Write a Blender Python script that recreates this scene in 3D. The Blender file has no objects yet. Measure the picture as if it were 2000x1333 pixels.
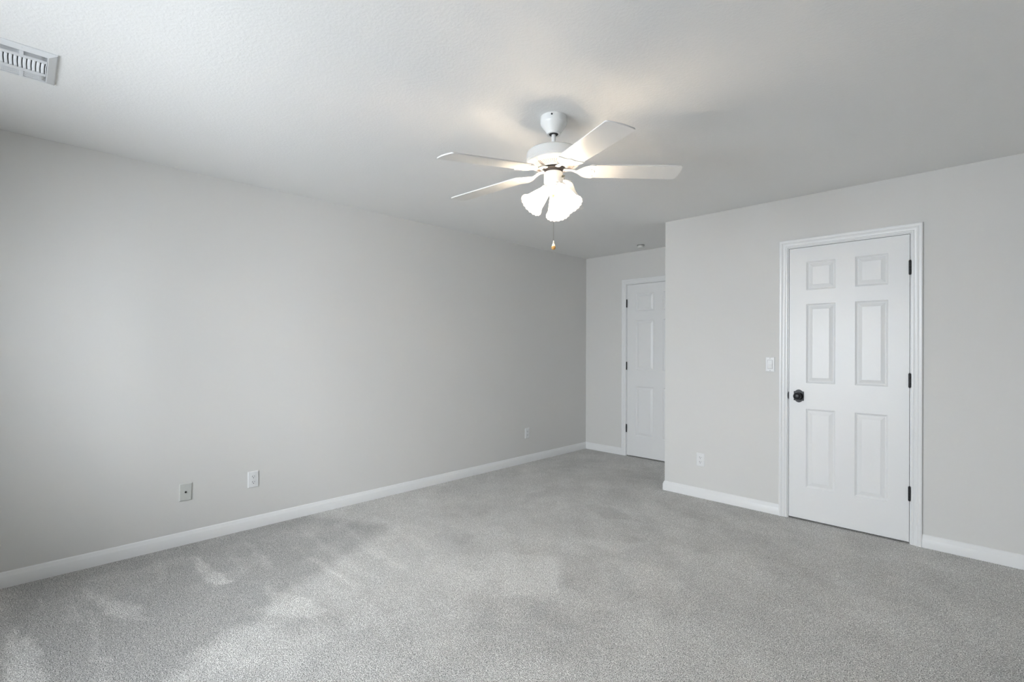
import bpy, bmesh, math, random
import numpy as np
from mathutils import Vector, Matrix, noise

S = bpy.context.scene
COL = S.collection
PI = math.pi
rad = math.radians

# ------------------------------------------------------------------ camera
cd = bpy.data.cameras.new('camera')
cam = bpy.data.objects.new('camera', cd)
COL.objects.link(cam)
F = Vector((-0.70459, 0.709614, 0.000091))
R = Vector((0.709611, 0.704587, 0.003108))
U = R.cross(F)
m = Matrix.Identity(4)
for i in range(3):
    m[i][0] = R[i]; m[i][1] = U[i]; m[i][2] = -F[i]
m[2][3] = 1.2849
cam.matrix_world = m
cd.sensor_width = 36.0
cd.lens = 953.289 * 36.0 / 2000.0
cd.shift_y = (680.99 - 666.5) / 2000.0
cd.clip_start = 0.02
S.camera = cam

# ------------------------------------------------------------------ exposure
S.view_settings.view_transform = 'Standard'
S.view_settings.look = 'None'
S.view_settings.exposure = 0.0
S.view_settings.gamma = 1.0
S.view_settings.use_curve_mapping = False
S.cycles.use_denoising = True
S.cycles.max_bounces = 14
S.cycles.diffuse_bounces = 8
S.cycles.transmission_bounces = 8
S.cycles.sample_clamp_indirect = 0.0
S.cycles.caustics_reflective = False
S.cycles.caustics_refractive = False

# ------------------------------------------------------------------ daylight
SKY, GROUND = 30.6, 21.2
world = bpy.data.worlds.new('daylight')
S.world = world
world.use_nodes = True
wn = world.node_tree
bg = wn.nodes['Background']
tc = wn.nodes.new('ShaderNodeTexCoord')
sp = wn.nodes.new('ShaderNodeSeparateXYZ')
mr = wn.nodes.new('ShaderNodeMapRange')
mr.inputs['From Min'].default_value = -0.12
mr.inputs['From Max'].default_value = 0.12
mx = wn.nodes.new('ShaderNodeMix'); mx.data_type = 'RGBA'
mx.inputs['A'].default_value = (GROUND * 0.965, GROUND * 0.995, GROUND * 1.060, 1)
mx.inputs['B'].default_value = (SKY * 0.968, SKY * 0.990, SKY * 1.050, 1)
wn.links.new(tc.outputs['Generated'], sp.inputs[0])
wn.links.new(sp.outputs['Z'], mr.inputs['Value'])
wn.links.new(mr.outputs['Result'], mx.inputs['Factor'])
wn.links.new(mx.outputs['Result'], bg.inputs['Color'])
bg.inputs['Strength'].default_value = 1.0

BULB = 128.0      # radiance of the fan's bulbs

# ------------------------------------------------------------------ helpers
def tag(o, label=None, cat=None, group=None, kind=None):
    if label: o['label'] = label
    if cat: o['category'] = cat
    if group: o['group'] = group
    if kind: o['kind'] = kind
    return o

def empty(name, loc, label, cat, group=None):
    o = bpy.data.objects.new(name, None)
    COL.objects.link(o)
    o.location = loc
    o.empty_display_size = 0.05
    return tag(o, label, cat, group)

def mesh_obj(name, bm, mat, parent=None, smooth=False, angle=None):
    bmesh.ops.recalc_face_normals(bm, faces=bm.faces[:])
    me = bpy.data.meshes.new(name)
    bm.to_mesh(me); bm.free()
    for mt in (mat if isinstance(mat, (list, tuple)) else [mat]):
        me.materials.append(mt)
    if smooth:
        for p in me.polygons: p.use_smooth = True
        if angle: me.set_sharp_from_angle(angle=rad(angle))
    o = bpy.data.objects.new(name, me)
    COL.objects.link(o)
    if parent is not None: o.parent = parent
    return o

def box(bm, x0, x1, y0, y1, z0, z1, bevel=0.0, segs=1):
    r = bmesh.ops.create_cube(bm, size=1.0)
    vs = r['verts']
    for v in vs:
        v.co = Vector(((x0 + x1) / 2 + v.co.x * (x1 - x0), (y0 + y1) / 2 + v.co.y * (y1 - y0), (z0 + z1) / 2 + v.co.z * (z1 - z0)))
    if bevel > 0:
        es = set()
        for v in vs:
            for e in v.link_edges: es.add(e)
        bmesh.ops.bevel(bm, geom=list(es), offset=bevel, segments=segs, affect='EDGES', profile=0.5)
    return vs

def lathe(bm, prof, M=None, segs=48, fn=None):
    """prof: (r, z) pairs; M places it; fn(r, z, a, i) may change a point"""
    rings = []
    for i, (r, z) in enumerate(prof):
        if r < 1e-7:
            v = bm.verts.new((0, 0, z)); rings.append([v]); continue
        ring = []
        for k in range(segs):
            a = 2 * PI * k / segs
            rr, zz = (r, z) if fn is None else fn(r, z, a, i)
            ring.append(bm.verts.new((rr * math.cos(a), rr * math.sin(a), zz)))
        rings.append(ring)
    for a, b in zip(rings[:-1], rings[1:]):
        for k in range(segs):
            k2 = (k + 1) % segs
            if len(a) == 1 and len(b) == 1: continue
            if len(a) == 1: bm.faces.new((a[0], b[k], b[k2]))
            elif len(b) == 1: bm.faces.new((a[k], a[k2], b[0]))
            else: bm.faces.new((a[k], a[k2], b[k2], b[k]))
    if M is not None:
        for ring in rings:
            for v in ring: v.co = M @ v.co
    return rings

def cyl(bm, p0, p1, r, segs=24):
    p0, p1 = Vector(p0), Vector(p1)
    d = (p1 - p0); L = d.length
    q = d.to_track_quat('Z', 'Y').to_matrix().to_4x4()
    M = Matrix.Translation(p0) @ q
    lathe(bm, [(0, 0), (r, 0), (r, L), (0, L)], M, segs)

def tube(bm, pts, rads, segs=12):
    """round tube along points with elliptic radii (a, b) or one radius"""
    rings = []
    n = len(pts)
    for i in range(n):
        p = Vector(pts[i])
        d = (Vector(pts[min(i + 1, n - 1)]) - Vector(pts[max(i - 1, 0)])).normalized()
        s = d.cross(Vector((0, 0, 1)))
        if s.length < 1e-4: s = Vector((1, 0, 0))
        s.normalize(); u = s.cross(d).normalized()
        r = rads[i] if isinstance(rads, (list, tuple)) else rads
        ra, rb = r if isinstance(r, (list, tuple)) else (r, r)
        rings.append([bm.verts.new(p + s * ra * math.cos(2 * PI * k / segs) + u * rb * math.sin(2 * PI * k / segs)) for k in range(segs)])
    for a, b in zip(rings[:-1], rings[1:]):
        for k in range(segs):
            bm.faces.new((a[k], a[(k + 1) % segs], b[(k + 1) % segs], b[k]))
    bm.faces.new(rings[0][::-1]); bm.faces.new(rings[-1])

def prism(bm, outline, depth_dir, depth, bevel=0.0):
    """outline: list of Vector; extruded by depth along depth_dir"""
    vs = [bm.verts.new(p) for p in outline]
    f = bm.faces.new(vs)
    r = bmesh.ops.extrude_face_region(bm, geom=[f])
    nv = [g for g in r['geom'] if isinstance(g, bmesh.types.BMVert)]
    for v in nv: v.co += Vector(depth_dir) * depth
    if bevel > 0:
        nf = [g for g in r['geom'] if isinstance(g, bmesh.types.BMFace)]
        es = set(e for ff in nf for e in ff.edges)
        bmesh.ops.bevel(bm, geom=list(es), offset=bevel, segments=2, affect='EDGES')

# ------------------------------------------------------------------ materials
def mat(name, col, rough=0.5, metal=0.0, spec=0.5, coat=0.0):
    mt = bpy.data.materials.new(name)
    mt.use_nodes = True
    b = mt.node_tree.nodes['Principled BSDF']
    b.inputs['Base Color'].default_value = (*col, 1)
    b.inputs['Roughness'].default_value = rough
    b.inputs['Metallic'].default_value = metal
    b.inputs['Specular IOR Level'].default_value = spec
    if coat: b.inputs['Coat Weight'].default_value = coat
    return mt

def add_bump(mt, scale, strength, dist, detail=2.0, rough=0.5, ramp=None, stretch=None):
    n, l = mt.node_tree.nodes, mt.node_tree.links
    b = n['Principled BSDF']
    t = n.new('ShaderNodeTexCoord')
    no = n.new('ShaderNodeTexNoise')
    no.inputs['Scale'].default_value = scale
    no.inputs['Detail'].default_value = detail
    no.inputs['Roughness'].default_value = rough
    if stretch:
        mp = n.new('ShaderNodeMapping'); mp.inputs['Scale'].default_value = stretch
        l.new(t.outputs['Object'], mp.inputs['Vector']); l.new(mp.outputs['Vector'], no.inputs['Vector'])
    else:
        l.new(t.outputs['Object'], no.inputs['Vector'])
    src = no.outputs['Fac']
    if ramp:
        rp = n.new('ShaderNodeMapRange'); rp.interpolation_type = 'SMOOTHSTEP'
        rp.inputs['From Min'].default_value = ramp[0]; rp.inputs['From Max'].default_value = ramp[1]
        l.new(src, rp.inputs['Value']); src = rp.outputs['Result']
    bu = n.new('ShaderNodeBump')
    bu.inputs['Strength'].default_value = strength
    bu.inputs['Distance'].default_value = dist
    l.new(src, bu.inputs['Height']); l.new(bu.outputs['Normal'], b.inputs['Normal'])
    return mt

M_wall = add_bump(mat('painted_wall', (0.690, 0.684, 0.668), 0.62, spec=0.3), 260, 0.12, 0.002)
M_ceil = add_bump(mat('textured_ceiling', (0.800, 0.797, 0.785), 0.8, spec=0.2), 85, 0.12, 0.003, 3.0, 0.55, (0.40, 0.64))
M_trim = mat('white_trim_paint', (0.800, 0.803, 0.806), 0.30, spec=0.5)
M_door = add_bump(mat('white_door_paint', (0.800, 0.802, 0.805), 0.36, spec=0.5), 90, 0.05, 0.001, 3.0, 0.5, None, (1, 1, 0.08))
M_plastic = mat('white_plastic', (0.78, 0.785, 0.79), 0.3)
M_almond = mat('greyed_plastic', (0.58, 0.59, 0.565), 0.4)
M_black = mat('oil_rubbed_bronze', (0.016, 0.016, 0.018), 0.34, metal=0.0, spec=0.35)
M_dark = mat('dark_slot', (0.02, 0.02, 0.022), 0.8)
M_shadowbox = mat('dark_backing', (0.03, 0.03, 0.03), 0.9)
M_fan = mat('fan_white_enamel', (0.76, 0.765, 0.76), 0.25, spec=0.5)
M_blade = add_bump(mat('fan_blade_white', (0.74, 0.735, 0.72), 0.33, spec=0.5), 60, 0.04, 0.001, 2.0, 0.5, None, (1, 1, 1))
M_fly = mat('dark_flywheel', (0.045, 0.035, 0.032), 0.5)
M_grille = mat('grille_slots', (0.30, 0.19, 0.13), 0.8)
M_brass = mat('brass', (0.50, 0.24, 0.07), 0.45, metal=0.35)
M_steel = mat('screw_steel', (0.45, 0.45, 0.44), 0.35, metal=1.0)
M_wood = mat('honey_wood', (0.62, 0.33, 0.09), 0.35)
M_ceramic = mat('cream_ceramic', (0.80, 0.74, 0.62), 0.2)
M_vent = mat('white_register_metal', (0.74, 0.75, 0.765), 0.35)
M_duct = mat('duct_dark', (0.05, 0.052, 0.06), 0.7)
M_stain = mat('smoke_plastic', (0.70, 0.70, 0.68), 0.4)

def glass_shade():
    mt = bpy.data.materials.new('frosted_glass_shade'); mt.use_nodes = True
    n, l = mt.node_tree.nodes, mt.node_tree.links
    n.clear()
    out = n.new('ShaderNodeOutputMaterial')
    tr = n.new('ShaderNodeBsdfTranslucent'); tr.inputs['Color'].default_value = (0.84, 0.79, 0.72, 1)
    gl = n.new('ShaderNodeBsdfPrincipled'); gl.inputs['Base Color'].default_value = (0.92, 0.9, 0.87, 1); gl.inputs['Roughness'].default_value = 0.25
    a = n.new('ShaderNodeMixShader'); a.inputs[0].default_value = 0.35
    l.new(tr.outputs[0], a.inputs[1]); l.new(gl.outputs[0], a.inputs[2])
    l.new(a.outputs[0], out.inputs[0])
    return mt
M_shade = glass_shade()

def bulb_mat():
    mt = bpy.data.materials.new('lit_bulb'); mt.use_nodes = True
    b = mt.node_tree.nodes['Principled BSDF']
    b.inputs['Emission Color'].default_value = (1.0, 0.87, 0.70, 1)
    b.inputs['Emission Strength'].default_value = BULB
    return mt
M_bulb = bulb_mat()

def window_glass():
    mt = bpy.data.materials.new('window_glass'); mt.use_nodes = True
    n, l = mt.node_tree.nodes, mt.node_tree.links
    n.clear()
    out = n.new('ShaderNodeOutputMaterial')
    tr = n.new('ShaderNodeBsdfTransparent'); tr.inputs['Color'].default_value = (0.94, 0.96, 0.96, 1)
    gl = n.new('ShaderNodeBsdfGlossy'); gl.inputs['Roughness'].default_value = 0.02
    fr = n.new('ShaderNodeFresnel'); fr.inputs['IOR'].default_value = 1.45
    a = n.new('ShaderNodeMixShader')
    l.new(fr.outputs[0], a.inputs[0]); l.new(tr.outputs[0], a.inputs[1]); l.new(gl.outputs[0], a.inputs[2])
    l.new(a.outputs[0], out.inputs[0])
    return mt
M_glass = window_glass()

def carpet():
    mt = bpy.data.materials.new('cut_pile_carpet'); mt.use_nodes = True
    n, l = mt.node_tree.nodes, mt.node_tree.links
    b = n['Principled BSDF']
    b.inputs['Roughness'].default_value = 1.0
    b.inputs['Specular IOR Level'].default_value = 0.05
    b.inputs['Sheen Weight'].default_value = 0.15
    t = n.new('ShaderNodeTexCoord')
    def noise_(scale, detail, rough):
        x = n.new('ShaderNodeTexNoise'); x.inputs['Scale'].default_value = scale
        x.inputs['Detail'].default_value = detail; x.inputs['Roughness'].default_value = rough
        l.new(t.outputs['Object'], x.inputs['Vector']); return x
    tuft = noise_(235, 2.0, 0.7)
    vo = n.new('ShaderNodeTexVoronoi'); vo.inputs['Scale'].default_value = 330
    l.new(t.outputs['Object'], vo.inputs['Vector'])
    r1 = n.new('ShaderNodeValToRGB')
    cr = r1.color_ramp
    cr.elements[0].position = 0.36; cr.elements[0].color = (0.075, 0.070, 0.063, 1)
    cr.elements[1].position = 0.60; cr.elements[1].color = (0.860, 0.848, 0.820, 1)
    e = cr.elements.new(0.45); e.color = (0.425, 0.417, 0.400, 1)
    l.new(tuft.outputs['Fac'], r1.inputs['Fac'])
    # each tuft's own tone
    r2 = n.new('ShaderNodeMapRange'); r2.inputs['To Min'].default_value = 0.70; r2.inputs['To Max'].default_value = 1.30
    sx = n.new('ShaderNodeSeparateColor'); l.new(vo.outputs['Color'], sx.inputs[0]); l.new(sx.outputs[0], r2.inputs['Value'])
    # lie of the nap (vacuum strokes) plus one painted darkening
    at = n.new('ShaderNodeAttribute'); at.attribute_name = 'pile_and_shade'
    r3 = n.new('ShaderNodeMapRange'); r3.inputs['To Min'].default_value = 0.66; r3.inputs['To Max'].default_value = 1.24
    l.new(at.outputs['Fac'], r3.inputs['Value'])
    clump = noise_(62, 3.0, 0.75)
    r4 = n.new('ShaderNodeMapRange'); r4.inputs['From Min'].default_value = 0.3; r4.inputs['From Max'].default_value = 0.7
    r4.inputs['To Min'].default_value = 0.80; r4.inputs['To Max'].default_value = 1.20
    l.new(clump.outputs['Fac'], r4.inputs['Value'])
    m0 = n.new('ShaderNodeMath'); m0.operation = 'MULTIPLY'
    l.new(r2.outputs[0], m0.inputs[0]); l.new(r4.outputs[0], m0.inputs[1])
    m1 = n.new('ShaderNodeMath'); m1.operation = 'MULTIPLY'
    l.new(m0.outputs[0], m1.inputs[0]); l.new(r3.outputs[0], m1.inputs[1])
    vm = n.new('ShaderNodeVectorMath'); vm.operation = 'SCALE'
    l.new(r1.outputs['Color'], vm.inputs[0]); l.new(m1.outputs[0], vm.inputs['Scale'])
    l.new(vm.outputs[0], b.inputs['Base Color'])
    bu = n.new('ShaderNodeBump'); bu.inputs['Strength'].default_value = 0.7; bu.inputs['Distance'].default_value = 0.006
    l.new(tuft.outputs['Fac'], bu.inputs['Height']); l.new(bu.outputs['Normal'], b.inputs['Normal'])
    return mt
M_carpet = carpet()

# ------------------------------------------------------------------ room dimensions
H = 2.44
XL, XR = -3.757, 0.95
YR = -1.35                  # rear wall (behind the camera)
YD = 4.143                  # wall with the near door
YB = 5.138                  # back wall of the alcove
XC = -2.146                 # outer corner
T = 0.12

def wall(name, rects, M=M_wall):
    bm = bmesh.new()
    for r in rects: box(bm, *r)
    return tag(mesh_obj(name, bm, M), kind='structure')

# floor ------------------------------------------------------------
def floor_mesh():
    x0, x1, y0, y1, st = XL - T, XR + T, YR - T, 6.4, 0.018
    nx, ny = int((x1 - x0) / st), int((y1 - y0) / st)
    xs = np.linspace(x0, x1, nx + 1); ys = np.linspace(y0, y1, ny + 1)
    X, Y = np.meshgrid(xs, ys, indexing='xy')
    co = np.stack([X.ravel(), Y.ravel(), np.zeros(X.size)], 1)
    idx = np.arange(X.size).reshape(ny + 1, nx + 1)
    fc = np.stack([idx[:-1, :-1].ravel(), idx[:-1, 1:].ravel(), idx[1:, 1:].ravel(), idx[1:, :-1].ravel()], 1)
    me = bpy.data.meshes.new('floor')
    me.from_pydata(co.tolist(), [], fc.tolist())
    # vacuum strokes, patches and one painted shade, metres from the camera's foot
    px, py = X.ravel(), Y.ravel()
    def smooth_noise(sx, sy, ang, seed):
        c, s = math.cos(ang), math.sin(ang)
        u = (px * c + py * s) * sx; v = (-px * s + py * c) * sy
        return np.array([noise.noise(Vector((a, b, seed))) for a, b in zip(u, v)])
    wob = smooth_noise(11, 11, 0, 3.1); wob2 = smooth_noise(11, 11, 0, 9.7)
    qx, qy = px + wob * 0.03, py + wob2 * 0.03
    def poly(pts, soft):
        n = len(pts); inside = np.zeros(px.size, bool); d = np.full(px.size, 9.0)
        for i in range(n):
            ax, ay = pts[i]; bx, by = pts[(i + 1) % n]
            cond = ((ay > qy) != (by > qy))
            xi = (bx - ax) * (qy - ay) / ((by - ay) if by != ay else 1e-9) + ax
            inside ^= cond & (qx < xi)
            ex, ey = bx - ax, by - ay
            t = np.clip(((qx - ax) * ex + (qy - ay) * ey) / (ex * ex + ey * ey), 0, 1)
            d = np.minimum(d, np.hypot(qx - ax - t * ex, qy - ay - t * ey))
        sd = np.where(inside, d, -d)
        return np.clip(sd / soft + 0.5, 0, 1)
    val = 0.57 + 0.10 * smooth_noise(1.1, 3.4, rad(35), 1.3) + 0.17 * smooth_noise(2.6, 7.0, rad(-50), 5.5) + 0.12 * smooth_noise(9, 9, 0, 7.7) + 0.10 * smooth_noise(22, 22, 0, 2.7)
    for pts, amp, soft in PILE_AND_SHADE:
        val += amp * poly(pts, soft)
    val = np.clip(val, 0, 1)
    at = me.attributes.new('pile_and_shade', 'FLOAT', 'POINT')
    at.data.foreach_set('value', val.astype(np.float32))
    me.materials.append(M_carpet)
    o = bpy.data.objects.new('floor', me); COL.objects.link(o)
    return tag(o, kind='structure')

PILE_AND_SHADE = [
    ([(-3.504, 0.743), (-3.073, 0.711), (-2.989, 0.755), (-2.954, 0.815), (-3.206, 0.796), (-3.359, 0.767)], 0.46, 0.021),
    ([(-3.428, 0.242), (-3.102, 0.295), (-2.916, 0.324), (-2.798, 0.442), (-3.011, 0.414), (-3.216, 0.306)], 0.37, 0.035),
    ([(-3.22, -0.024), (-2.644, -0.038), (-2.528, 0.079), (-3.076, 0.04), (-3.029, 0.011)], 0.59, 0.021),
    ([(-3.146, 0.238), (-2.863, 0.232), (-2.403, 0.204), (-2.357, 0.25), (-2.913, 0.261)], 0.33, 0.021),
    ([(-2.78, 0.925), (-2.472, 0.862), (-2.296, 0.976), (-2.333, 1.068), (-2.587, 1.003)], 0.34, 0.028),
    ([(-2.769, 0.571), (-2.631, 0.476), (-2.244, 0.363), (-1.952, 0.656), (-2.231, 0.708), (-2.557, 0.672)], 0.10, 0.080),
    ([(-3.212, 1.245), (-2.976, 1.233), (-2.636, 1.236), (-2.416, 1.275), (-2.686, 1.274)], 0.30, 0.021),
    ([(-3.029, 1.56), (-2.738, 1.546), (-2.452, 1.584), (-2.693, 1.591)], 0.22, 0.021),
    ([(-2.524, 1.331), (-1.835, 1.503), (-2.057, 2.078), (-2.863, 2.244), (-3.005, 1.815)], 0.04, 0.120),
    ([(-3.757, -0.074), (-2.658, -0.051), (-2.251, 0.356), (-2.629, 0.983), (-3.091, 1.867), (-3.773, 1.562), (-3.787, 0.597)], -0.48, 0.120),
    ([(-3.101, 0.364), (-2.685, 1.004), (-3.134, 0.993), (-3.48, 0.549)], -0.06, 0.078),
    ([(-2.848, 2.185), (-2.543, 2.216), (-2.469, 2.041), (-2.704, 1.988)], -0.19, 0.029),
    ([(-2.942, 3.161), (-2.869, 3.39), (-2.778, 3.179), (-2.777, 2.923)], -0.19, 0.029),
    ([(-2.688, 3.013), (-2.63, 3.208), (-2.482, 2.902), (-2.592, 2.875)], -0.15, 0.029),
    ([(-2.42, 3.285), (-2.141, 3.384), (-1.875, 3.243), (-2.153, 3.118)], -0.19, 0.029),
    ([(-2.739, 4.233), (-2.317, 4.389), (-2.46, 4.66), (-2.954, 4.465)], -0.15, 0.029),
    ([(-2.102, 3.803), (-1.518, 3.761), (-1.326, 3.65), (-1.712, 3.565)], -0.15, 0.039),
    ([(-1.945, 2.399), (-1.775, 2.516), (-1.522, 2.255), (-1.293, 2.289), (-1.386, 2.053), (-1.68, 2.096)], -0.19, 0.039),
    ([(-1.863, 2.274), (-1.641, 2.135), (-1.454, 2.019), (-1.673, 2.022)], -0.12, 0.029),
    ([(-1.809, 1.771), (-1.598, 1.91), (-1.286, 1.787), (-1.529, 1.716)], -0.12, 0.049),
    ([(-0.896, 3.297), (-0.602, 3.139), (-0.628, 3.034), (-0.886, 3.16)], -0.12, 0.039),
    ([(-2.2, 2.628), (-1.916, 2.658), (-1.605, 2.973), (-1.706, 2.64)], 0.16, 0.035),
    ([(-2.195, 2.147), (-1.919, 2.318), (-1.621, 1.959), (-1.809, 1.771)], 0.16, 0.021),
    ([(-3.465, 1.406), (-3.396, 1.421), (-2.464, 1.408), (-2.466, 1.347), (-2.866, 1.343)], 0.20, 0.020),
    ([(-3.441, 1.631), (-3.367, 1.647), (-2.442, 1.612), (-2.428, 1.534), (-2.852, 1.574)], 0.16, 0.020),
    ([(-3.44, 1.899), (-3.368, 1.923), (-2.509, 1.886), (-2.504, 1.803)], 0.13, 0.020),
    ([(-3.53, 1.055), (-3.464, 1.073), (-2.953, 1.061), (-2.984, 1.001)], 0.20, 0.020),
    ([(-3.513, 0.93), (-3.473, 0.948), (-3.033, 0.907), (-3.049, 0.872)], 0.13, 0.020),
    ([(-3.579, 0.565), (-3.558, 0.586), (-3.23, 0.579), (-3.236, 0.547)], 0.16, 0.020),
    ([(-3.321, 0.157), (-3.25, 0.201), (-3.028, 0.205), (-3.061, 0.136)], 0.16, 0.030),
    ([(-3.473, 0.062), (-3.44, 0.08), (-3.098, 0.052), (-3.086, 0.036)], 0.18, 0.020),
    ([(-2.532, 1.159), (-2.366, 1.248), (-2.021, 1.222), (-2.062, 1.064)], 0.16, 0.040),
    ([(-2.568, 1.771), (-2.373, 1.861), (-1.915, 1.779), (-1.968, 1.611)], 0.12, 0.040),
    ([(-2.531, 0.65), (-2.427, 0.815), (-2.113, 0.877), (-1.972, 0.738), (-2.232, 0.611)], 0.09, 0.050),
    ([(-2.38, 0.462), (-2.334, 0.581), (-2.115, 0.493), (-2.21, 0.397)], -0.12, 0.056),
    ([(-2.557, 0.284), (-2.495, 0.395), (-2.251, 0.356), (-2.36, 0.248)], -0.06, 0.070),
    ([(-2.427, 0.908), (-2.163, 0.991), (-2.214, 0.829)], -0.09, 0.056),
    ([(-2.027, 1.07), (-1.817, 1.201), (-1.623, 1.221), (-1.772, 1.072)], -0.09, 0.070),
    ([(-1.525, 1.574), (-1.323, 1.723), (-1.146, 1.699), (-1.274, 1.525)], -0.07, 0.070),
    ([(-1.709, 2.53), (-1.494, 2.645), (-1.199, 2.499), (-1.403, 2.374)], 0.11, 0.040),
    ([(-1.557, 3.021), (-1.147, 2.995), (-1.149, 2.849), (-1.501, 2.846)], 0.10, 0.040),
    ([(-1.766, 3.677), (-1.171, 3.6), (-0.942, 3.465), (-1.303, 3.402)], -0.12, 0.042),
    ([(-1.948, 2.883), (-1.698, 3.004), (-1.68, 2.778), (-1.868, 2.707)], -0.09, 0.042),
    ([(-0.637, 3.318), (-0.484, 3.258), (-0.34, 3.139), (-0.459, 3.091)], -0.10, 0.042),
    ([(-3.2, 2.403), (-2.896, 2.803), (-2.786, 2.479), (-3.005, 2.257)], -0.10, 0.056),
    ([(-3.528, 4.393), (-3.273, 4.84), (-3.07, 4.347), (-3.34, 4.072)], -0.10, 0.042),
    ([(-3.47, -0.233), (-2.935, 0.464), (-2.317, 1.223), (-1.372, 1.905), (-0.945, 1.465), (-2.581, -0.172)], -0.20, 0.300),  # painted darkening of the near-left floor, evens out the light falloff there
]
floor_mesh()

# ceiling with the opening of the air register --------------------
VX0, VX1, VY0, VY1 = -2.900, -2.655, -0.085, 0.085
wall('ceiling', [(XL - T, VX0, YR - T, 6.4, H, H + 0.1), (VX1, XR + T, YR - T, 6.4, H, H + 0.1),
                 (VX0, VX1, YR - T, VY0, H, H + 0.1), (VX0, VX1, VY1, 6.4, H, H + 0.1)], M_ceil)

# walls -----------------------------------------------------------
D1 = (-1.1260, -0.4085)      # slab edges of the near door
D2 = (-3.1530, -2.3400)      # slab edges of the far door
DZ0, DZ1 = 0.012, 2.050
def opening(D): return D[0] - 0.021, D[1] + 0.021, DZ1 + 0.021

wall('wall_left', [(XL - T, XL, YR - T, 6.4, 0, H)])
a, b, c = opening(D1)
wall('wall_closet', [(XC, a, YD, YD + T, 0, H), (b, XR, YD, YD + T, 0, H), (a, b, YD, YD + T, c, H)])
wall('wall_closet_side', [(XC, XC + T, YD + T, YB, 0, H)])
a, b, c = opening(D2)
wall('wall_alcove', [(XL, a, YB, YB + T, 0, H), (b, XR, YB, YB + T, 0, H), (a, b, YB, YB + T, c, H)])
wall('wall_backing', [(XL, XR, 6.28, 6.4, 0, H)], M_shadowbox)  # unseen dark wall added so outside light can't leak through the door gaps
wall('wall_right', [(XR, XR + T, YR - T, 6.4, 0, H)])

# rear wall with double-hung windows
WIN = [(-2.86, -2.02), (-1.90, -1.06)]
WZ0, WZ1 = 0.70, 2.08
rects = [(XL, WIN[0][0], YR - T, YR, 0, H), (WIN[0][1], WIN[1][0], YR - T, YR, 0, H), (WIN[1][1], XR, YR - T, YR, 0, H)]
for w in WIN:
    rects += [(w[0], w[1], YR - T, YR, 0, WZ0), (w[0], w[1], YR - T, YR, WZ1, H)]
wall('wall_rear', rects)
def window(n, cx, cy, rz, half):
    """double-hung window; local x along the wall, +y into the room"""
    f = 0.045; zm = (WZ0 + WZ1) / 2
    M = Matrix.Translation((cx, cy, 0)) @ Matrix.Rotation(rz, 4, 'Z')
    y0, y1 = -0.10, -0.05
    bm = bmesh.new()
    box(bm, -half, -half + f, y0, y1, WZ0, WZ1); box(bm, half - f, half, y0, y1, WZ0, WZ1)
    box(bm, -half + f, half - f, y0, y1, WZ0, WZ0 + f); box(bm, -half + f, half - f, y0, y1, WZ1 - f, WZ1)
    box(bm, -half + f, half - f, y0, y1, zm - 0.022, zm + 0.022)
    fr = tag(mesh_obj('window_%d' % n, bm, M_trim), kind='structure')
    for z0, z1 in ((WZ0 + f, zm - 0.022), (zm + 0.022, WZ1 - f)):
        bm = bmesh.new(); box(bm, -half + f, half - f, -0.078, -0.074, z0, z1)
        mesh_obj('pane', bm, M_glass, fr)
    bm = bmesh.new(); box(bm, -half - 0.05, half + 0.05, 0.0, 0.03, WZ0 - 0.03, WZ0, 0.004)
    mesh_obj('window_sill', bm, M_trim, fr)
    fr.matrix_world = M
    # lets Cycles find the daylight through the opening
    ld = bpy.data.lights.new('window_daylight', 'AREA'); ld.shape = 'RECTANGLE'
    ld.size = 2 * half; ld.size_y = WZ1 - WZ0
    ld.cycles.is_portal = True
    lo = bpy.data.objects.new('window_daylight', ld); COL.objects.link(lo)
    lo.matrix_world = M @ Matrix.Translation((0, -T - 0.005, zm)) @ Matrix.Rotation(rad(90), 4, 'X')
for i, w in enumerate(WIN): window(i + 1, (w[0] + w[1]) / 2, YR, 0.0, (w[1] - w[0]) / 2)

# ------------------------------------------------------------------ baseboards
BB = [(0.0, 0.0), (0.0130, 0.0), (0.0130, 0.057), (0.0122, 0.0585), (0.0060, 0.0765), (0.0040, 0.0810), (0.0, 0.0840)]
def sweep_floor(name, path, side):
    """baseboard profile along a floor path; side=+1 puts it left of the direction of travel"""
    bm = bmesh.new(); rings = []
    n = len(path)
    for i in range(n):
        p = Vector(path[i]).to_2d() if False else Vector((path[i][0], path[i][1]))
        def nrm(a, b):
            d = (Vector(b) - Vector(a)).normalized(); return Vector((-d.y, d.x)) * side
        if i == 0: o = nrm(path[0], path[1])
        elif i == n - 1: o = nrm(path[-2], path[-1])
        else:
            n1, n2 = nrm(path[i - 1], path[i]), nrm(path[i], path[i + 1])
            o = (n1 + n2); o = o / max(o.dot(n1), 1e-6)
        rings.append([bm.verts.new((p.x + o.x * t, p.y + o.y * t, z)) for t, z in BB])
    for A, B in zip(rings[:-1], rings[1:]):
        for k in range(len(BB) - 1):
            bm.faces.new((A[k], A[k + 1], B[k + 1], B[k]))
    bm.faces.new(rings[0]); bm.faces.new(rings[-1][::-1])
    return tag(mesh_obj(name, bm, M_trim, None, True, 35), kind='structure')

CW = 0.057                   # casing width
C1 = (D1[0] - 0.010, D1[1] + 0.010)
C2 = (D2[0] - 0.010, D2[1] + 0.010)
sweep_floor('baseboard_left', [(XL, YR), (XL, YB), (C2[0] - CW, YB)], -1)
sweep_floor('baseboard_alcove', [(C2[1] + CW, YB), (XC, YB), (XC, YD), (C1[0] - CW, YD)], -1)
sweep_floor('baseboard_right', [(C1[1] + CW, YD), (XR, YD), (XR, YR)], -1)
sweep_floor('baseboard_rear', [(XR, YR), (XL, YR)], -1)

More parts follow.
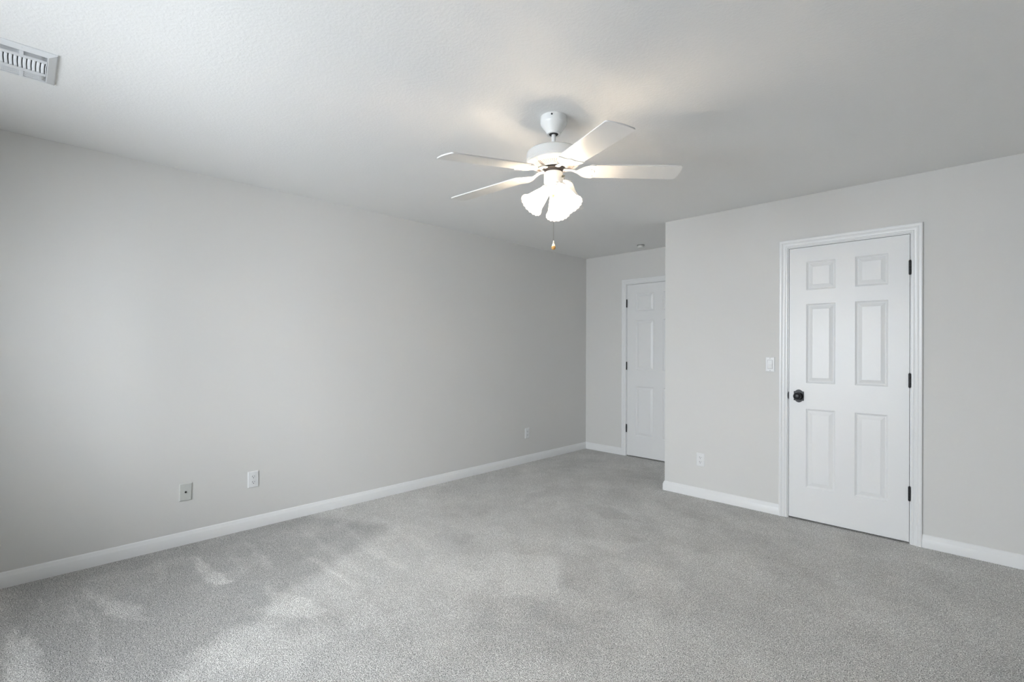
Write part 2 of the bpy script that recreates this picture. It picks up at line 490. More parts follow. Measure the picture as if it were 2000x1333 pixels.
# ------------------------------------------------------------------ door casings and jambs
CP = [(0.0, 0.0), (0.0, 0.0075), (0.002, 0.0095), (0.010, 0.0100), (0.013, 0.0085), (0.016, 0.0105), (0.030, 0.0130), (0.034, 0.0125),
      (0.037, 0.0150), (0.041, 0.0170), (0.052, 0.0175), (0.0565, 0.0150), (0.057, 0.0120), (0.057, 0.0)]
def casing(name, C, y, D):
    bm = bmesh.new()
    zt = DZ1 + 0.010
    nodes = [lambda w, t: (C[0] - w, y - t, 0.0), lambda w, t: (C[0] - w, y - t, zt + w),
             lambda w, t: (C[1] + w, y - t, zt + w), lambda w, t: (C[1] + w, y - t, 0.0)]
    rings = [[bm.verts.new(f(w, t)) for w, t in CP] for f in nodes]
    for A, B in zip(rings[:-1], rings[1:]):
        for k in range(len(CP)):
            k2 = (k + 1) % len(CP)
            bm.faces.new((A[k], A[k2], B[k2], B[k]))
    bm.faces.new(rings[0]); bm.faces.new(rings[-1][::-1])
    # jamb and stop
    g = 0.003
    j = 0.018
    y1 = y + T
    xl, xr, zt2 = D[0] - g, D[1] + g, DZ1 + g
    box(bm, xl - j, xl, y, y1, 0, zt2); box(bm, xr, xr + j, y, y1, 0, zt2); box(bm, xl - j, xr + j, y, y1, zt2, zt2 + j)
    s0, s1 = y + 0.0385, y + 0.070
    box(bm, xl, xl + 0.012, s0, s1, 0, zt2); box(bm, xr - 0.012, xr, s0, s1, 0, zt2); box(bm, xl + 0.012, xr - 0.012, s0, s1, zt2 - 0.012, zt2)
    return tag(mesh_obj(name, bm, M_trim, None, True, 30), kind='structure')
casing('trim_1', C1, YD, D1)
casing('trim_2', C2, YB, D2)

# ------------------------------------------------------------------ six-panel doors
def door_slab(bm, D, y, stile, panel_w):
    """slab with six moulded panels on the face that looks to -y"""
    x0, x1 = D
    th = 0.035
    y += 0.0015
    xs = [x0, x0 + stile, x0 + stile + panel_w, x1 - stile - panel_w, x1 - stile, x1]
    zs = [DZ0, 0.252, 0.840, 1.033, 1.624, 1.728, 1.940, DZ1]
    P = {}
    def vert(x, z, d=0.0):
        k = (round(x, 5), round(z, 5), round(d, 5))
        if k not in P: P[k] = bm.verts.new((x, y + d, z))
        return P[k]
    prof = [(0.0, 0.0), (0.003, 0.0030), (0.009, 0.0060), (0.0125, 0.0085), (0.0160, 0.0085), (0.0380, 0.0025), (0.0400, 0.0015)]
    for i in range(5):
        for k in range(7):
            xa, xb, za, zb = xs[i], xs[i + 1], zs[k], zs[k + 1]
            if i in (1, 3) and k in (1, 3, 5):
                prev = None
                for ins, dep in prof:
                    ring = [vert(xa + ins, za + ins, dep), vert(xb - ins, za + ins, dep), vert(xb - ins, zb - ins, dep), vert(xa + ins, zb - ins, dep)]
                    if prev:
                        for q in range(4): bm.faces.new((prev[q], prev[(q + 1) % 4], ring[(q + 1) % 4], ring[q]))
                    prev = ring
                bm.faces.new(prev)
            else:
                bm.faces.new((vert(xa, za), vert(xb, za), vert(xb, zb), vert(xa, zb)))
    # edges and back
    bl = [bm.verts.new((x, y + th, z)) for x, z in ((x0, DZ0), (x1, DZ0), (x1, DZ1), (x0, DZ1))]
    bm.faces.new(bl)
    def side(front, b0, b1): bm.faces.new(front + [b1, b0])
    side([vert(x, DZ0) for x in xs], bl[0], bl[1])
    side([vert(x, DZ1) for x in xs], bl[3], bl[2])
    side([vert(x0, z) for z in zs], bl[0], bl[3])
    side([vert(x1, z) for z in zs], bl[1], bl[2])

def hinge(parent, x, y, z):
    bm = bmesh.new()
    h = 0.0455
    for k in range(5):
        za = z - h + k * 2 * h / 5
        lathe(bm, [(0, 0), (0.0066, 0), (0.0068, 0.001), (0.0068, 0.0172), (0.0066, 0.0178), (0, 0.0178)], Matrix.Translation((x, y - 0.0065, za)), 16)
    lathe(bm, [(0, 0), (0.0045, 0.0), (0.004, 0.004), (0, 0.005)], Matrix.Translation((x, y - 0.0065, z + h)), 12)
    lathe(bm, [(0, -0.004), (0.004, -0.003), (0.0045, 0.0), (0, 0.0)], Matrix.Translation((x, y - 0.0065, z - h)), 12)
    box(bm, x - 0.0012, x + 0.0012, y - 0.004, y + 0.032, z - h, z + h)
    return mesh_obj('hinge', bm, M_black, parent, True, 40)

def door(name, D, y, stile, panel_w, hinge_side, knob_side):
    bm = bmesh.new(); door_slab(bm, D, y, stile, panel_w)
    d = tag(mesh_obj(name, bm, M_door), kind='structure')
    hx = D[1] + 0.0015 if hinge_side > 0 else D[0] - 0.0015
    for z in (1.829, 1.081, 0.333): hinge(d, hx, y, z)
    kx = D[0] + 0.0665 if knob_side < 0 else D[1] - 0.0665
    kz = 0.933
    yf = y + 0.0015
    # arched rosette with square shoulders
    w, hs, ht = 0.0335, 0.0345, 0.0480
    pts = [(-w, -hs), (-0.026, -hs)]
    for k in range(9):
        a_ = -1 + 2 * k / 8; pts.append((0.024 * a_, -(hs + (ht - hs) * math.cos(a_ * PI / 2) ** 0.8 + 0.0005)))
    pts += [(0.026, -hs), (w, -hs), (w, hs), (0.026, hs)]
    for k in range(9):
        a_ = 1 - 2 * k / 8; pts.append((0.024 * a_, hs + (ht - hs) * math.cos(a_ * PI / 2) ** 0.8 + 0.0005))
    pts += [(-0.026, hs), (-w, hs)]
    bm = bmesh.new()
    prism(bm, [Vector((kx + px_, yf, kz + pz_)) for px_, pz_ in pts], (0, -1, 0), 0.0065, 0.0018)
    knob_root = mesh_obj('knob_plate', bm, M_black, d, True, 35)
    Mk = Matrix.Translation((kx, yf - 0.0055, kz)) @ Matrix.Rotation(rad(90), 4, 'X')
    bm = bmesh.new()
    lathe(bm, [(0, 0), (0.0245, 0), (0.0245, 0.003), (0.022, 0.006), (0.0135, 0.008), (0.0115, 0.012), (0.0115, 0.022), (0.015, 0.026), (0.0215, 0.029),
               (0.0262, 0.035), (0.0272, 0.041), (0.0255, 0.047), (0.0205, 0.0515), (0.012, 0.054), (0, 0.055)], Mk, 40)
    mesh_obj('door_knob', bm, M_black, d, True, 50)
    # strike lip on the jamb, latch bolt in the gap
    sx = D[0] - 0.003 if knob_side < 0 else D[1] + 0.003
    bm = bmesh.new()
    lip = []
    for k in range(9):
        a_ = -1 + 2 * k / 8
        lip.append(Vector((sx - 0.0052 * math.cos(a_ * PI / 2) ** 0.5 if knob_side < 0 else sx + 0.0052 * math.cos(a_ * PI / 2) ** 0.5, y - 0.0005, kz + 0.0285 * a_)))
    prism(bm, lip, (0, -1, 0), 0.0030)
    box(bm, sx - 0.001, sx + 0.001, y, y + 0.032, kz - 0.0285, kz + 0.0285)
    mesh_obj('strike_plate', bm, M_black, d)
    bm = bmesh.new()
    box(bm, min(D[0], sx) - 0.002 if knob_side < 0 else D[1] - 0.002, D[0] + 0.002 if knob_side < 0 else sx + 0.002, y + 0.013, y + 0.025, kz - 0.0285, kz + 0.0285)
    mesh_obj('latch', bm, M_black, d)
    return d
door('door_1', D1, YD, 0.1140, 0.1860, +1, -1)
door('door_2', D2, YB, 0.1185, 0.2320, -1, +1)

# ------------------------------------------------------------------ wall plates
# built facing +y' = outward; local x along the wall, z up, outward is -y
def place(root, loc, rz): root.location = loc; root.rotation_euler = (0, 0, rz)
def plate_bm(w=0.0705, h=0.1145, t=0.0055):
    bm = bmesh.new()
    o = [(-w / 2, -h / 2), (w / 2, -h / 2), (w / 2, h / 2), (-w / 2, h / 2)]
    rings = []
    for ins, d in ((0, 0), (0, 0.0022), (0.0016, 0.0042), (0.0045, t)):
        rings.append([bm.verts.new((x - math.copysign(ins, x), -d, z - math.copysign(ins, z))) for x, z in o])
    for A, B in zip(rings[:-1], rings[1:]):
        for k in range(4): bm.faces.new((A[k], A[(k + 1) % 4], B[(k + 1) % 4], B[k]))
    bm.faces.new(rings[0]); bm.faces.new(rings[-1])
    return bm
def screw_obj(parent, x, z, t, mt=M_plastic):
    bm = bmesh.new()
    lathe(bm, [(0, -0.002), (0.0031, -0.002), (0.0031, 0.0004), (0.0022, 0.0011), (0.0008, 0.0012), (0.0008, 0.0006), (0, 0.0006)],
          Matrix.Translation((x, -t, z)) @ Matrix.Rotation(rad(90), 4, 'X'), 16)
    return mesh_obj('screw', bm, mt, parent, True, 40)

def outlet(loc, rz, label, group='duplex outlets low on the walls'):
    root = empty('wall_outlet', loc, label, 'power outlet', group); root.rotation_euler = (0, 0, rz)
    mesh_obj('cover_plate', plate_bm(), M_plastic, root)
    for s in (1, -1):
        bm = bmesh.new()
        cz = s * 0.0195; r = 0.0172; hh = 0.0142
        pts = []
        for k in range(24):
            a_ = 2 * PI * k / 24
            pts.append(Vector((r * math.cos(a_), -0.0050, cz + max(-hh, min(hh, r * math.sin(a_))))))
        prism(bm, pts, (0, -1, 0), 0.0024, 0.0005)
        rc = mesh_obj('receptacle', bm, M_plastic, root, True, 35)
        bm = bmesh.new()
        box(bm, -0.0078, -0.0054, -0.0079, -0.0060, cz - 0.0018, cz + 0.0082)
        box(bm, 0.0056, 0.0076, -0.0079, -0.0060, cz - 0.0008, cz + 0.0074)
        lathe(bm, [(0, -0.001), (0.0027, -0.001), (0.0027, 0.0006), (0, 0.0006)], Matrix.Translation((0, -0.0073, cz - 0.0080)) @ Matrix.Rotation(rad(90), 4, 'X'), 14)
        mesh_obj('socket_slots', bm, M_dark, rc)
    screw_obj(root, 0, 0, 0.0055)
    return root
RZ_L = rad(90)     # plates on the left wall look towards +x
outlet((XL, 1.1705, 0.3470), RZ_L, 'white duplex outlet low on the left wall, right of the grey cable plate')
outlet((XL, 4.030, 0.3300), RZ_L, 'small white duplex outlet low on the left wall, nearest the far alcove corner')
outlet((-1.8130, YD, 0.3280), 0.0, 'white duplex outlet low on the closet wall, between the outer corner and the near door')

root = empty('cable_plate', (XL, 0.7615, 0.3405), 'greyish plastic cable wall plate with one round jack, low on the left wall, slightly tilted', 'wall plate')
root.rotation_euler = (0, rad(1.6), RZ_L)
mesh_obj('cover_plate', plate_bm(0.0700, 0.1130, 0.0062), M_almond, root)
bm = bmesh.new()
Mj = Matrix.Translation((0, -0.0055, 0)) @ Matrix.Rotation(rad(90), 4, 'X')
lathe(bm, [(0, 0), (0.0062, 0), (0.0062, 0.002), (0.0048, 0.0025), (0.0048, 0.0050), (0.0030, 0.0050), (0.0030, 0.0025), (0, 0.0025)], Mj, 20)
o = mesh_obj('coaxial_jack', bm, mat('dull_jack_metal', (0.10, 0.10, 0.095), 0.4, metal=0.8), root, True, 40)
o['label'] = 'small dark round coaxial jack'
for s in (1, -1): screw_obj(root, 0, s * 0.0415, 0.0062, M_almond)

root = empty('light_switch', (-1.2595, YD, 1.1665), 'white rocker light switch on the closet wall, left of the near door', 'light switch')
mesh_obj('cover_plate', plate_bm(0.0655, 0.1140), M_plastic, root)
bm = bmesh.new()
o_ = []
for x, z, d in ((-0.0165, -0.0330, 0.0072), (0.0165, -0.0330, 0.0072), (0.0165, 0.0, 0.0095), (0.0165, 0.0330, 0.0062), (-0.0165, 0.0330, 0.0062), (-0.0165, 0.0, 0.0095)):
    o_.append((x, z, d))
bk = [bm.verts.new((x, -0.003, z)) for x, z, d in o_]; fr = [bm.verts.new((x, -d, z)) for x, z, d in o_]
bm.faces.new((fr[0], fr[1], fr[2], fr[5])); bm.faces.new((fr[5], fr[2], fr[3], fr[4]))
for k in range(6): bm.faces.new((bk[k], bk[(k + 1) % 6], fr[(k + 1) % 6], fr[k]))
mesh_obj('rocker', bm, M_plastic, root)
bm = bmesh.new()
for xa, xb, za, zb in ((-0.0180, 0.0180, 0.0332, 0.0345), (-0.0180, 0.0180, -0.0345, -0.0332), (0.0168, 0.0180, -0.0332, 0.0332), (-0.0180, -0.0168, -0.0332, 0.0332)):
    box(bm, xa, xb, -0.0058, -0.0050, za, zb)
o = mesh_obj('rocker_gap', bm, mat('gap_grey', (0.16, 0.16, 0.165), 0.8), root)
for s in (1, -1): screw_obj(root, 0, s * 0.0480, 0.0055, M_steel)

# ------------------------------------------------------------------ smoke detector
root = empty('smoke_detector', (-2.808, 4.852, H), 'small round white smoke detector on the ceiling in front of the far door', 'smoke detector')
bm = bmesh.new()
lathe(bm, [(0, 0), (0.041, 0), (0.041, -0.007), (0.038, -0.009), (0, -0.009)], None, 40)
mesh_obj('mounting_base', bm, M_steel if False else mat('detector_base', (0.30, 0.30, 0.29), 0.5), root, True, 35)
bm = bmesh.new()
lathe(bm, [(0, -0.008), (0.033, -0.008), (0.0315, -0.012), (0.0345, -0.015), (0.0335, -0.028), (0.029, -0.033), (0.012, -0.035), (0, -0.035)], None, 40)
mesh_obj('cover', bm, M_stain, root, True, 35)

# ------------------------------------------------------------------ ceiling air register
vc = Vector((-2.7905, 0.0, H))
root = empty('ceiling_vent', vc, 'white metal ceiling air register with curved louvers, above the left wall', 'air vent')
HX, HY = 0.1535, 0.1030
bm = bmesh.new()
def ringed(hx, hy, z): return [bm.verts.new((sx * hx, sy * hy, z)) for sx, sy in ((-1, -1), (1, -1), (1, 1), (-1, 1))]
rg = [ringed(HX, HY, 0.0), ringed(HX, HY, -0.0035), ringed(HX - 0.003, HY - 0.003, -0.006), ringed(HX - 0.026, HY - 0.026, -0.0125), ringed(HX - 0.029, HY - 0.029, -0.0125), ringed(HX - 0.030, HY - 0.030, -0.004), ringed(HX - 0.030, HY - 0.030, 0.0)]
for A, B in zip(rg[:-1], rg[1:]):
    for k in range(4): bm.faces.new((A[k], A[(k + 1) % 4], B[(k + 1) % 4], B[k]))
mesh_obj('register_frame', bm, M_vent, root)
IX, IY = HX - 0.030, HY - 0.030          # inner half sizes .1235 x .073
bm = bmesh.new()
# dividers between the middle bank and the two side banks
for s in (1, -1):
    bm = bmesh.new()
    xa, xb, xc = (0.0635, 0.0860, 0.1235) if s > 0 else (-0.0405, -0.0660, -0.1235)
    box(bm, min(xa, xb), max(xa, xb), -IY, IY, -0.0125, -0.002)
    box(bm, min(xb, xc), max(xb, xc), -0.0060, 0.0060, -0.0130, -0.002)
    mesh_obj('divider', bm, M_vent, root)
bm = bmesh.new()
def strip(c0, along, across, half, pts, bow=0.0):
    """curved louver: cross-section pts (across, z) swept along, bowed in plan"""
    rows = []
    for i in range(9):
        t = half * (-1 + i / 4); b_ = bow * (1 - (t / half) ** 2)
        rows.append([bm.verts.new(Vector(c0) + Vector(along) * t + Vector(across) * (a_ + b_) + Vector((0, 0, z_))) for a_, z_ in pts])
    for A, B in zip(rows[:-1], rows[1:]):
        for k in range(len(pts) - 1):
            bm.faces.new((A[k], A[k + 1], B[k + 1], B[k]))
for k in range(12):
    yy = -0.0655 + 0.0131 * k - 0.0088
    a0_ = max(0.0005, -IY - yy); a1_ = min(0.0100, IY - yy)
    strip((0.0115, yy, -0.0125), (1, 0, 0), (0, 1, 0), 0.0520, [(a0_, 0.0), (a1_, 0.0), (a1_ + 0.0006, 0.0018), (a1_ + 0.0009, 0.0075)], -0.0016)
for k in range(4):
    xx = 0.0900 + 0.0092 * k
    strip((xx, 0, -0.0120), (0, 1, 0), (1, 0, 0), IY, [(0.0000, 0.0), (-0.0014, 0.0030), (-0.0036, 0.0066), (-0.0066, 0.0098)])
for k in range(5):
    xx = -0.0700 - 0.0108 * k
    strip((xx, 0, -0.0122), (0, 1, 0), (-1, 0, 0), IY, [(-0.0052, 0.0), (0.0034, 0.0004), (0.0046, 0.0030), (0.0050, 0.0100)])
o = mesh_obj('louvers', bm, M_vent, root, True, 60)
so = o.modifiers.new('thick', 'SOLIDIFY'); so.thickness = 0.0009
bm = bmesh.new()
box(bm, -IX, IX, -IY, IY, 0.0, 0.095)
bmesh.ops.delete(bm, geom=[f for f in bm.faces if abs(f.calc_center_median().z) < 1e-4], context='FACES')
mesh_obj('duct', bm, M_duct, root)
for s in (1, -1):
    bm = bmesh.new()
    lathe(bm, [(0, 0.002), (0.004, 0.002), (0.004, -0.001), (0.002, -0.002), (0, -0.002)], Matrix.Translation((s * 0.1400, 0, -0.0075)), 14)
    mesh_obj('screw', bm, M_vent, root, True, 40)

# ------------------------------------------------------------------ ceiling fan
FC = Vector((-1.5735, 1.8757, H))
fan = empty('ceiling_fan', FC, 'white five-blade ceiling fan with three lit frosted glass shades', 'ceiling fan')
Z = lambda z: z - H       # world height to fan-local height
def fan_part(name, bm, mt, angle=40, parent=None):
    return mesh_obj(name, bm, mt, parent or fan, True, angle)
bm = bmesh.new()
lathe(bm, [(0, 0), (0.0655, 0), (0.0665, -0.004), (0.0665, -0.030), (0.0655, -0.034), (0.0630, -0.039), (0.0370, -0.076), (0.0352, -0.080), (0.0345, -0.085), (0.0300, -0.0865),
           (0.0235, -0.085), (0.0225, -0.082), (0, -0.080)], None, 64)
cn = fan_part('canopy', bm, M_fan)
# screws on the canopy rim
vt = Vector((-FC.x, -FC.y, 0)).normalized()       # towards the camera's foot
rt = Vector((vt.y, -vt.x, 0)) * -1
for ang in (-8, 108, 228):
    d = Matrix.Rotation(rad(ang), 3, 'Z') @ vt
    bm = bmesh.new(); cyl(bm, d * 0.060 + Vector((0, 0, -0.012)), d * 0.0695 + Vector((0, 0, -0.012)), 0.0042, 14)
    fan_part('screw', bm, M_dark, 40, cn)
bm = bmesh.new()
lathe(bm, [(0, -0.0825), (0.0222, -0.0835), (0.0215, -0.0860), (0.0105, -0.0870), (0.0105, -0.0800)], None, 40)
fan_part('hanger_ball', bm, M_dark)
bm = bmesh.new(); cyl(bm, (0, 0, -0.080), (0, 0, Z(2.272)), 0.0105, 28)
fan_part('downrod', bm, M_fan)
bm = bmesh.new()
lathe(bm, [(0, Z(2.284)), (0.020, Z(2.284)), (0.022, Z(2.278)), (0.060, Z(2.277)), (0.105, Z(2.274)), (0.124, Z(2.268)), (0.133, Z(2.260)), (0.136, Z(2.250)), (0.136, Z(2.222)),
           (0.1325, Z(2.219)), (0.1325, Z(2.213)), (0.1290, Z(2.208)), (0.1150, Z(2.2030)), (0.1080, Z(2.2000)), (0.0620, Z(2.1860)), (0.0580, Z(2.1860)), (0.0580, Z(2.1900)), (0, Z(2.1900))], None, 96)
mh = fan_part('motor_housing', bm, M_fan, 30)
bm = bmesh.new()
for k in range(60):
    a_ = 2 * PI * k / 60
    d = Vector((math.cos(a_), math.sin(a_), 0)); s_ = Vector((-d.y, d.x, 0))
    q = []
    for r_, hw in ((0.0700, 0.0012), (0.1040, 0.0020)):
        zz = Z(2.1860) + (r_ - 0.062) / 0.046 * 0.014 - 0.0006
        q.append((d * r_ - s_ * hw + Vector((0, 0, zz)), d * r_ + s_ * hw + Vector((0, 0, zz))))
    vs = [bm.verts.new(p) for p in (q[0][0], q[0][1], q[1][1], q[1][0])]
    f = bm.faces.new(vs)
    r = bmesh.ops.extrude_face_region(bm, geom=[f])
    for v in [g for g in r['geom'] if isinstance(g, bmesh.types.BMVert)]: v.co.z += 0.0012
fan_part('cooling_slots', bm, M_grille, 30, mh)
bm = bmesh.new()
lathe(bm, [(0, Z(2.192)), (0.052, Z(2.192)), (0.052, Z(2.180)), (0.046, Z(2.174)), (0.044, Z(2.162)), (0, Z(2.162))], None, 48)
fan_part('flywheel', bm, M_fly)

# blades: angle, rise, pitch measured from the photograph
A0 = rad(-25.752)
PITCH = 7.279
spec = [(0, -3.949, -0.299, -2.217), (1, -0.135, 0.430, 0.586), (2, -2.682, 0.261, -0.254), (3, -3.295, -0.263, 1.779), (4, -7.048, -0.130, 0.106)]
def blade(k, droop, daz, dp):
    az = A0 + k * 2 * PI / 5 + rad(daz)
    d0 = Vector((math.cos(az), math.sin(az), 0)); t = Vector((-d0.y, d0.x, 0)); Zv = Vector((0, 0, 1))
    dr = rad(droop); ph = rad(PITCH + dp)
    d = d0 * math.cos(dr) + Zv * math.sin(dr); n2 = d.cross(t)
    c = t * math.cos(ph) - n2 * math.sin(ph)           # chord direction
    up = d.cross(c)
    base = Vector((0, 0, Z(2.171) + 0.03)) - n2 * 0.03
    P = lambda r_, s_, h_=0.0: base + d * r_ + c * s_ + up * h_
    # plank outline with rounded root and tip corners
    w = 0.0670; r0, r1 = 0.170, 0.6300
    out = []
    def corner(cx_, cy_, rr, a0_, a1_, n=7):
        for i in range(n):
            a_ = rad(a0_ + (a1_ - a0_) * i / (n - 1)); out.append((cx_ + rr * math.cos(a_), cy_ + rr * math.sin(a_)))
    corner(r1 - 0.012, -w + 0.014, 0.014, -90, -15)
    for i in range(1, 6):                               # gently bowed tip
        s_ = -w + 0.030 + (2 * w - 0.060) * i / 6
        out.append((r1 + 0.0015 + 0.006 * (1 - (s_ / w) ** 2), s_))
    corner(r1 - 0.012, w - 0.014, 0.014, 15, 90)
    corner(r0 + 0.026, w - 0.026 - 0.004, 0.026, 90, 180)
    corner(r0 + 0.026, -w + 0.026 + 0.004, 0.026, 180, 270)
    bm = bmesh.new()
    prism(bm, [P(a_, b_, 0.003) for a_, b_ in out], up, 0.006, 0.0012)
    bl = fan_part('blade', bm, M_blade, 50)
    # cast blade iron: neck from the flywheel, spreading into a rounded paddle under the blade root
    bm = bmesh.new()
    th = 0.0045
    ol = []
    half = [(0.108, 0.0075), (0.116, 0.0095), (0.122, 0.015), (0.128, 0.023), (0.135, 0.0320), (0.143, 0.0405), (0.152, 0.0480), (0.163, 0.0550), (0.176, 0.0605), (0.190, 0.0635), (0.203, 0.0640),
            (0.2045, 0.056), (0.2030, 0.046), (0.1995, 0.036), (0.1975, 0.027), (0.1990, 0.018), (0.2035, 0.009), (0.2080, 0.0)]
    for a_, b_ in half: ol.append((a_, b_))
    for a_, b_ in half[-2::-1]: ol.append((a_, -b_))
    prism(bm, [P(a_, b_, 0.0028) for a_, b_ in ol], -up, th, 0.0010)
    # shallow cast ridges
    for s_ in (1, -1):
        tube(bm, [P(0.126, s_ * 0.008, -0.0017), P(0.138, s_ * 0.022, -0.0017), P(0.152, s_ * 0.033, -0.0017), P(0.170, s_ * 0.041, -0.0017), P(0.188, s_ * 0.043, -0.0017)],
             [0.0008, 0.0018, 0.0022, 0.0018, 0.0008], 10)
    # neck
    n0 = d0 * 0.046 + Vector((0, 0, Z(2.1800)))
    n1 = d0 * 0.066 + Vector((0, 0, Z(2.1785)))
    n3 = P(0.118, 0, 0.0)
    n2_ = (n1 + n3) / 2 + Vector((0, 0, 0.004))
    tube(bm, [n0, n1, n1.lerp(n2_, 0.5) + Vector((0, 0, 0.001)), n2_, n3, P(0.142, 0, 0.0)], [(0.014, 0.004), (0.013, 0.0045), (0.010, 0.005), (0.0090, 0.005), (0.010, 0.0045), (0.013, 0.003)], 14)
    ir = fan_part('blade_iron', bm, M_fan, 45, bl)
    for r_, s_ in ((0.186, 0.026), (0.186, -0.026), (0.160, 0.0)):
        bm = bmesh.new()
        pp = P(r_, s_, -th + 0.0025); q = pp - up * 0.0022
        cyl(bm, pp, q, 0.0036, 12)
        fan_part('screw', bm, M_fan, 40, bl)
for a_ in spec: blade(*a_)

# switch housing and light fitter
bm = bmesh.new()
lathe(bm, [(0, Z(2.166)), (0.030, Z(2.166)), (0.044, Z(2.1640)), (0.0465, Z(2.160)), (0.0472, Z(2.150)), (0.0472, Z(2.130)), (0.0478, Z(2.128)), (0.0478, Z(2.113)), (0.0465, Z(2.1095)), (0.0440, Z(2.1080)), (0, Z(2.108))], None, 64)
sh = fan_part('switch_housing', bm, M_fan, 35)
bm = bmesh.new()
lathe(bm, [(0, Z(2.1085)), (0.0445, Z(2.1075)), (0.0452, Z(2.1030)), (0.0435, Z(2.094)), (0.0370, Z(2.079)), (0.0260, Z(2.064)), (0.0150, Z(2.057)), (0.0100, Z(2.054)), (0, Z(2.0535))], None, 64)
fan_part('light_fitter', bm, M_fan, 35)
rtv = Vector((R.x, R.y, 0)).normalized(); nr = Vector((-F.x, -F.y, 0)).normalized()
def pol(phi): return nr * math.cos(rad(phi)) + rtv * math.sin(rad(phi))
bm = bmesh.new()
d = pol(62)
cyl(bm, d * 0.045 + Vector((0, 0, Z(2.139))), d * 0.0525 + Vector((0, 0, Z(2.139))), 0.0058, 16)
cyl(bm, d * 0.052 + Vector((0, 0, Z(2.139))), d * 0.0600 + Vector((0, 0, Z(2.139))), 0.0030, 12)
fan_part('reverse_switch', bm, mat('aged_brass', (0.20, 0.17, 0.11), 0.4, metal=0.9), 40, sh)
for ph_, zz in ((48, 2.132), (14, 2.093), (28, 2.088)):
    bm = bmesh.new(); d = pol(ph_); rr = 0.0465 if zz > 2.1 else 0.040
    cyl(bm, d * (rr - 0.004) + Vector((0, 0, Z(zz))), d * (rr + 0.0035) + Vector((0, 0, Z(zz))), 0.0024, 12)
    fan_part('screw', bm, M_steel, 40, sh)

def bead_chain(name, top, length, r, mt, parent):
    bm = bmesh.new(); n = int(length / (r * 3.2))
    for i in range(n):
        bmesh.ops.create_icosphere(bm, subdivisions=1, radius=r, matrix=Matrix.Translation(top - Vector((0, 0, (i + 0.5) * length / n))))
    cyl(bm, top, top - Vector((0, 0, length)), r * 0.45, 6)
    return fan_part(name, bm, mt, 60, parent)
# speed chain at the side of the housing
d = pol(66)
M_chain_dark = mat('tarnished_chain', (0.16, 0.13, 0.09), 0.4, metal=0.9)
ch = bead_chain('fan_pull_chain', d * 0.0560 + Vector((0, 0, Z(2.137))), 0.052, 0.0013, M_chain_dark, fan)
bm = bmesh.new(); cyl(bm, d * 0.0560 + Vector((0, 0, Z(2.088))), d * 0.0560 + Vector((0, 0, Z(2.078))), 0.0027, 12)
fan_part('chain_end', bm, M_chain_dark, 40, ch)
# brass centre of the fitter and light chain
bm = bmesh.new()
lathe(bm, [(0, Z(2.056)), (0.0062, Z(2.055)), (0.0068, Z(2.050)), (0.0068, Z(2.043)), (0.0052, Z(2.040)), (0, Z(2.039))], None, 24)
fan_part('brass_finial', bm, M_brass, 40)
c_off = nr * 0.0080
top = c_off + Vector((0, 0, Z(2.0475)))
lc = bead_chain('light_pull_chain', top, 2.0475 - 1.822, 0.0011, mat('aged_chain', (0.13, 0.08, 0.05), 0.6), fan)
bm = bmesh.new(); cyl(bm, c_off + Vector((0, 0, Z(1.996))), c_off + Vector((0, 0, Z(1.984))), 0.0021, 12)
fan_part('chain_connector', bm, M_fly, 40, lc)
zt = 1.823
Mb = Matrix.Translation(c_off + Vector((0, 0, Z(zt))))
bm = bmesh.new()
lathe(bm, [(0, 0), (0.0022, -0.001), (0.0030, -0.006), (0.0042, -0.013), (0.0072, -0.022), (0.0098, -0.029)], Mb, 28)
fan_part('pull_knob', bm, M_ceramic, 60, lc)
bm = bmesh.new()
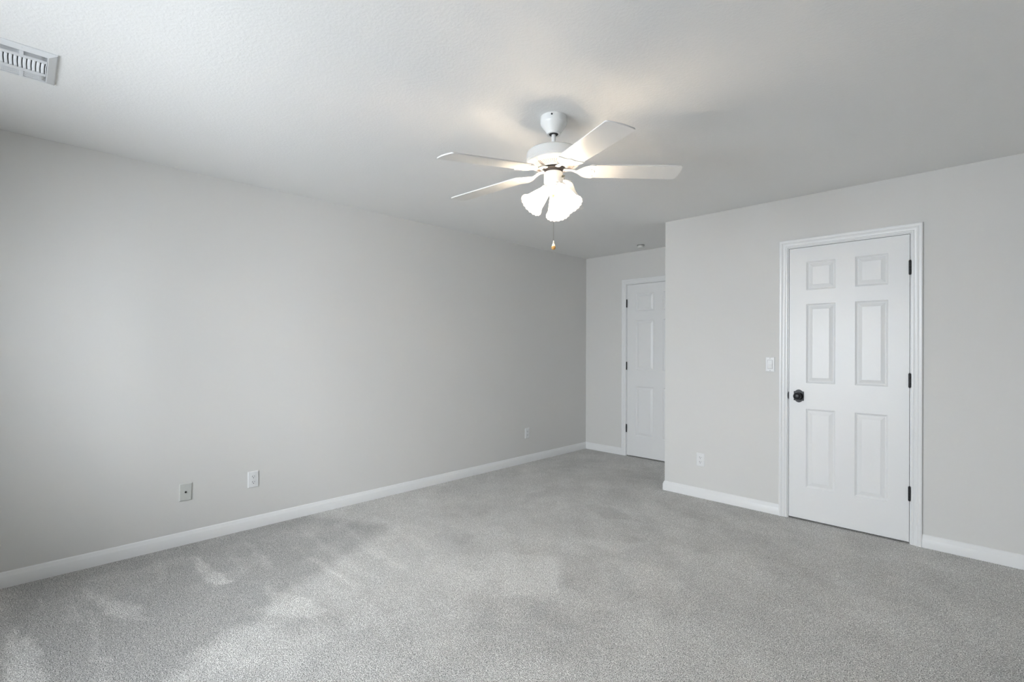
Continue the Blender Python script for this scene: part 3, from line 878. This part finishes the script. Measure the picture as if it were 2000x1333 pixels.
lathe(bm, [(0.0098, -0.029), (0.0108, -0.033), (0.0104, -0.038), (0.0080, -0.0425), (0.0040, -0.0450), (0, -0.0455)], Mb, 28)
o = fan_part('pull_knob_tip', bm, M_wood, 60, lc)
o['label'] = 'honey wood tip of the pull'

# three tulip shades
def lamp(phi, tilt, rneck, zneck, length=0.118):
    d = pol(phi)
    ax = d * math.cos(rad(tilt)) - Vector((0, 0, 1)) * math.sin(rad(tilt))
    q = ax.to_track_quat('Z', 'Y').to_matrix().to_4x4()
    org = d * rneck + Vector((0, 0, Z(zneck)))
    M = Matrix.Translation(org) @ q
    bm = bmesh.new()
    # socket arm and cup
    lathe(bm, [(0, -0.030), (0.014, -0.030), (0.016, -0.012), (0.0255, -0.006), (0.0280, 0.0), (0.0280, 0.008), (0.0265, 0.008), (0.0265, 0.0), (0.0130, -0.002), (0.0130, 0.0265), (0, 0.0265)], M, 40)
    hd = fan_part('shade_holder', bm, M_fan, 35)
    L = length
    prof = [(0.0250, 0.000), (0.0262, 0.008), (0.0275, 0.016), (0.0320, 0.032), (0.0378, 0.052), (0.0425, 0.070), (0.0465, 0.086), (0.0510, 0.098), (0.0570, 0.108), (0.0620, L - 0.004), (0.0632, L)]
    full = prof + [(0.0626, L + 0.0012), (0.0612, L + 0.0004), (0.0606, L - 0.0030)]
    def fl(r_, z_, a_, i):
        k = max(0.0, (z_ - 0.075) / (L - 0.075))
        return r_ * (1 + 0.012 * k * math.cos(18 * a_)), z_ + 0.0016 * k * k * math.cos(18 * a_)
    bm = bmesh.new()
    lathe(bm, full, M, 128, fl)
    sd = fan_part('lamp_shade', bm, M_shade, 80, hd)
    bm = bmesh.new()
    lathe(bm, [(0, 0.026), (0.012, 0.026), (0.013, 0.034), (0.016, 0.042), (0.0235, 0.055), (0.0265, 0.067), (0.0235, 0.080), (0.014, 0.090), (0, 0.093)], M, 32)
    fan_part('light_bulb', bm, M_bulb, 60, hd)
lamp(-70, 46, 0.038, 2.074)
lamp(43, 59, 0.048, 2.080)
lamp(164, 43, 0.037, 2.069)
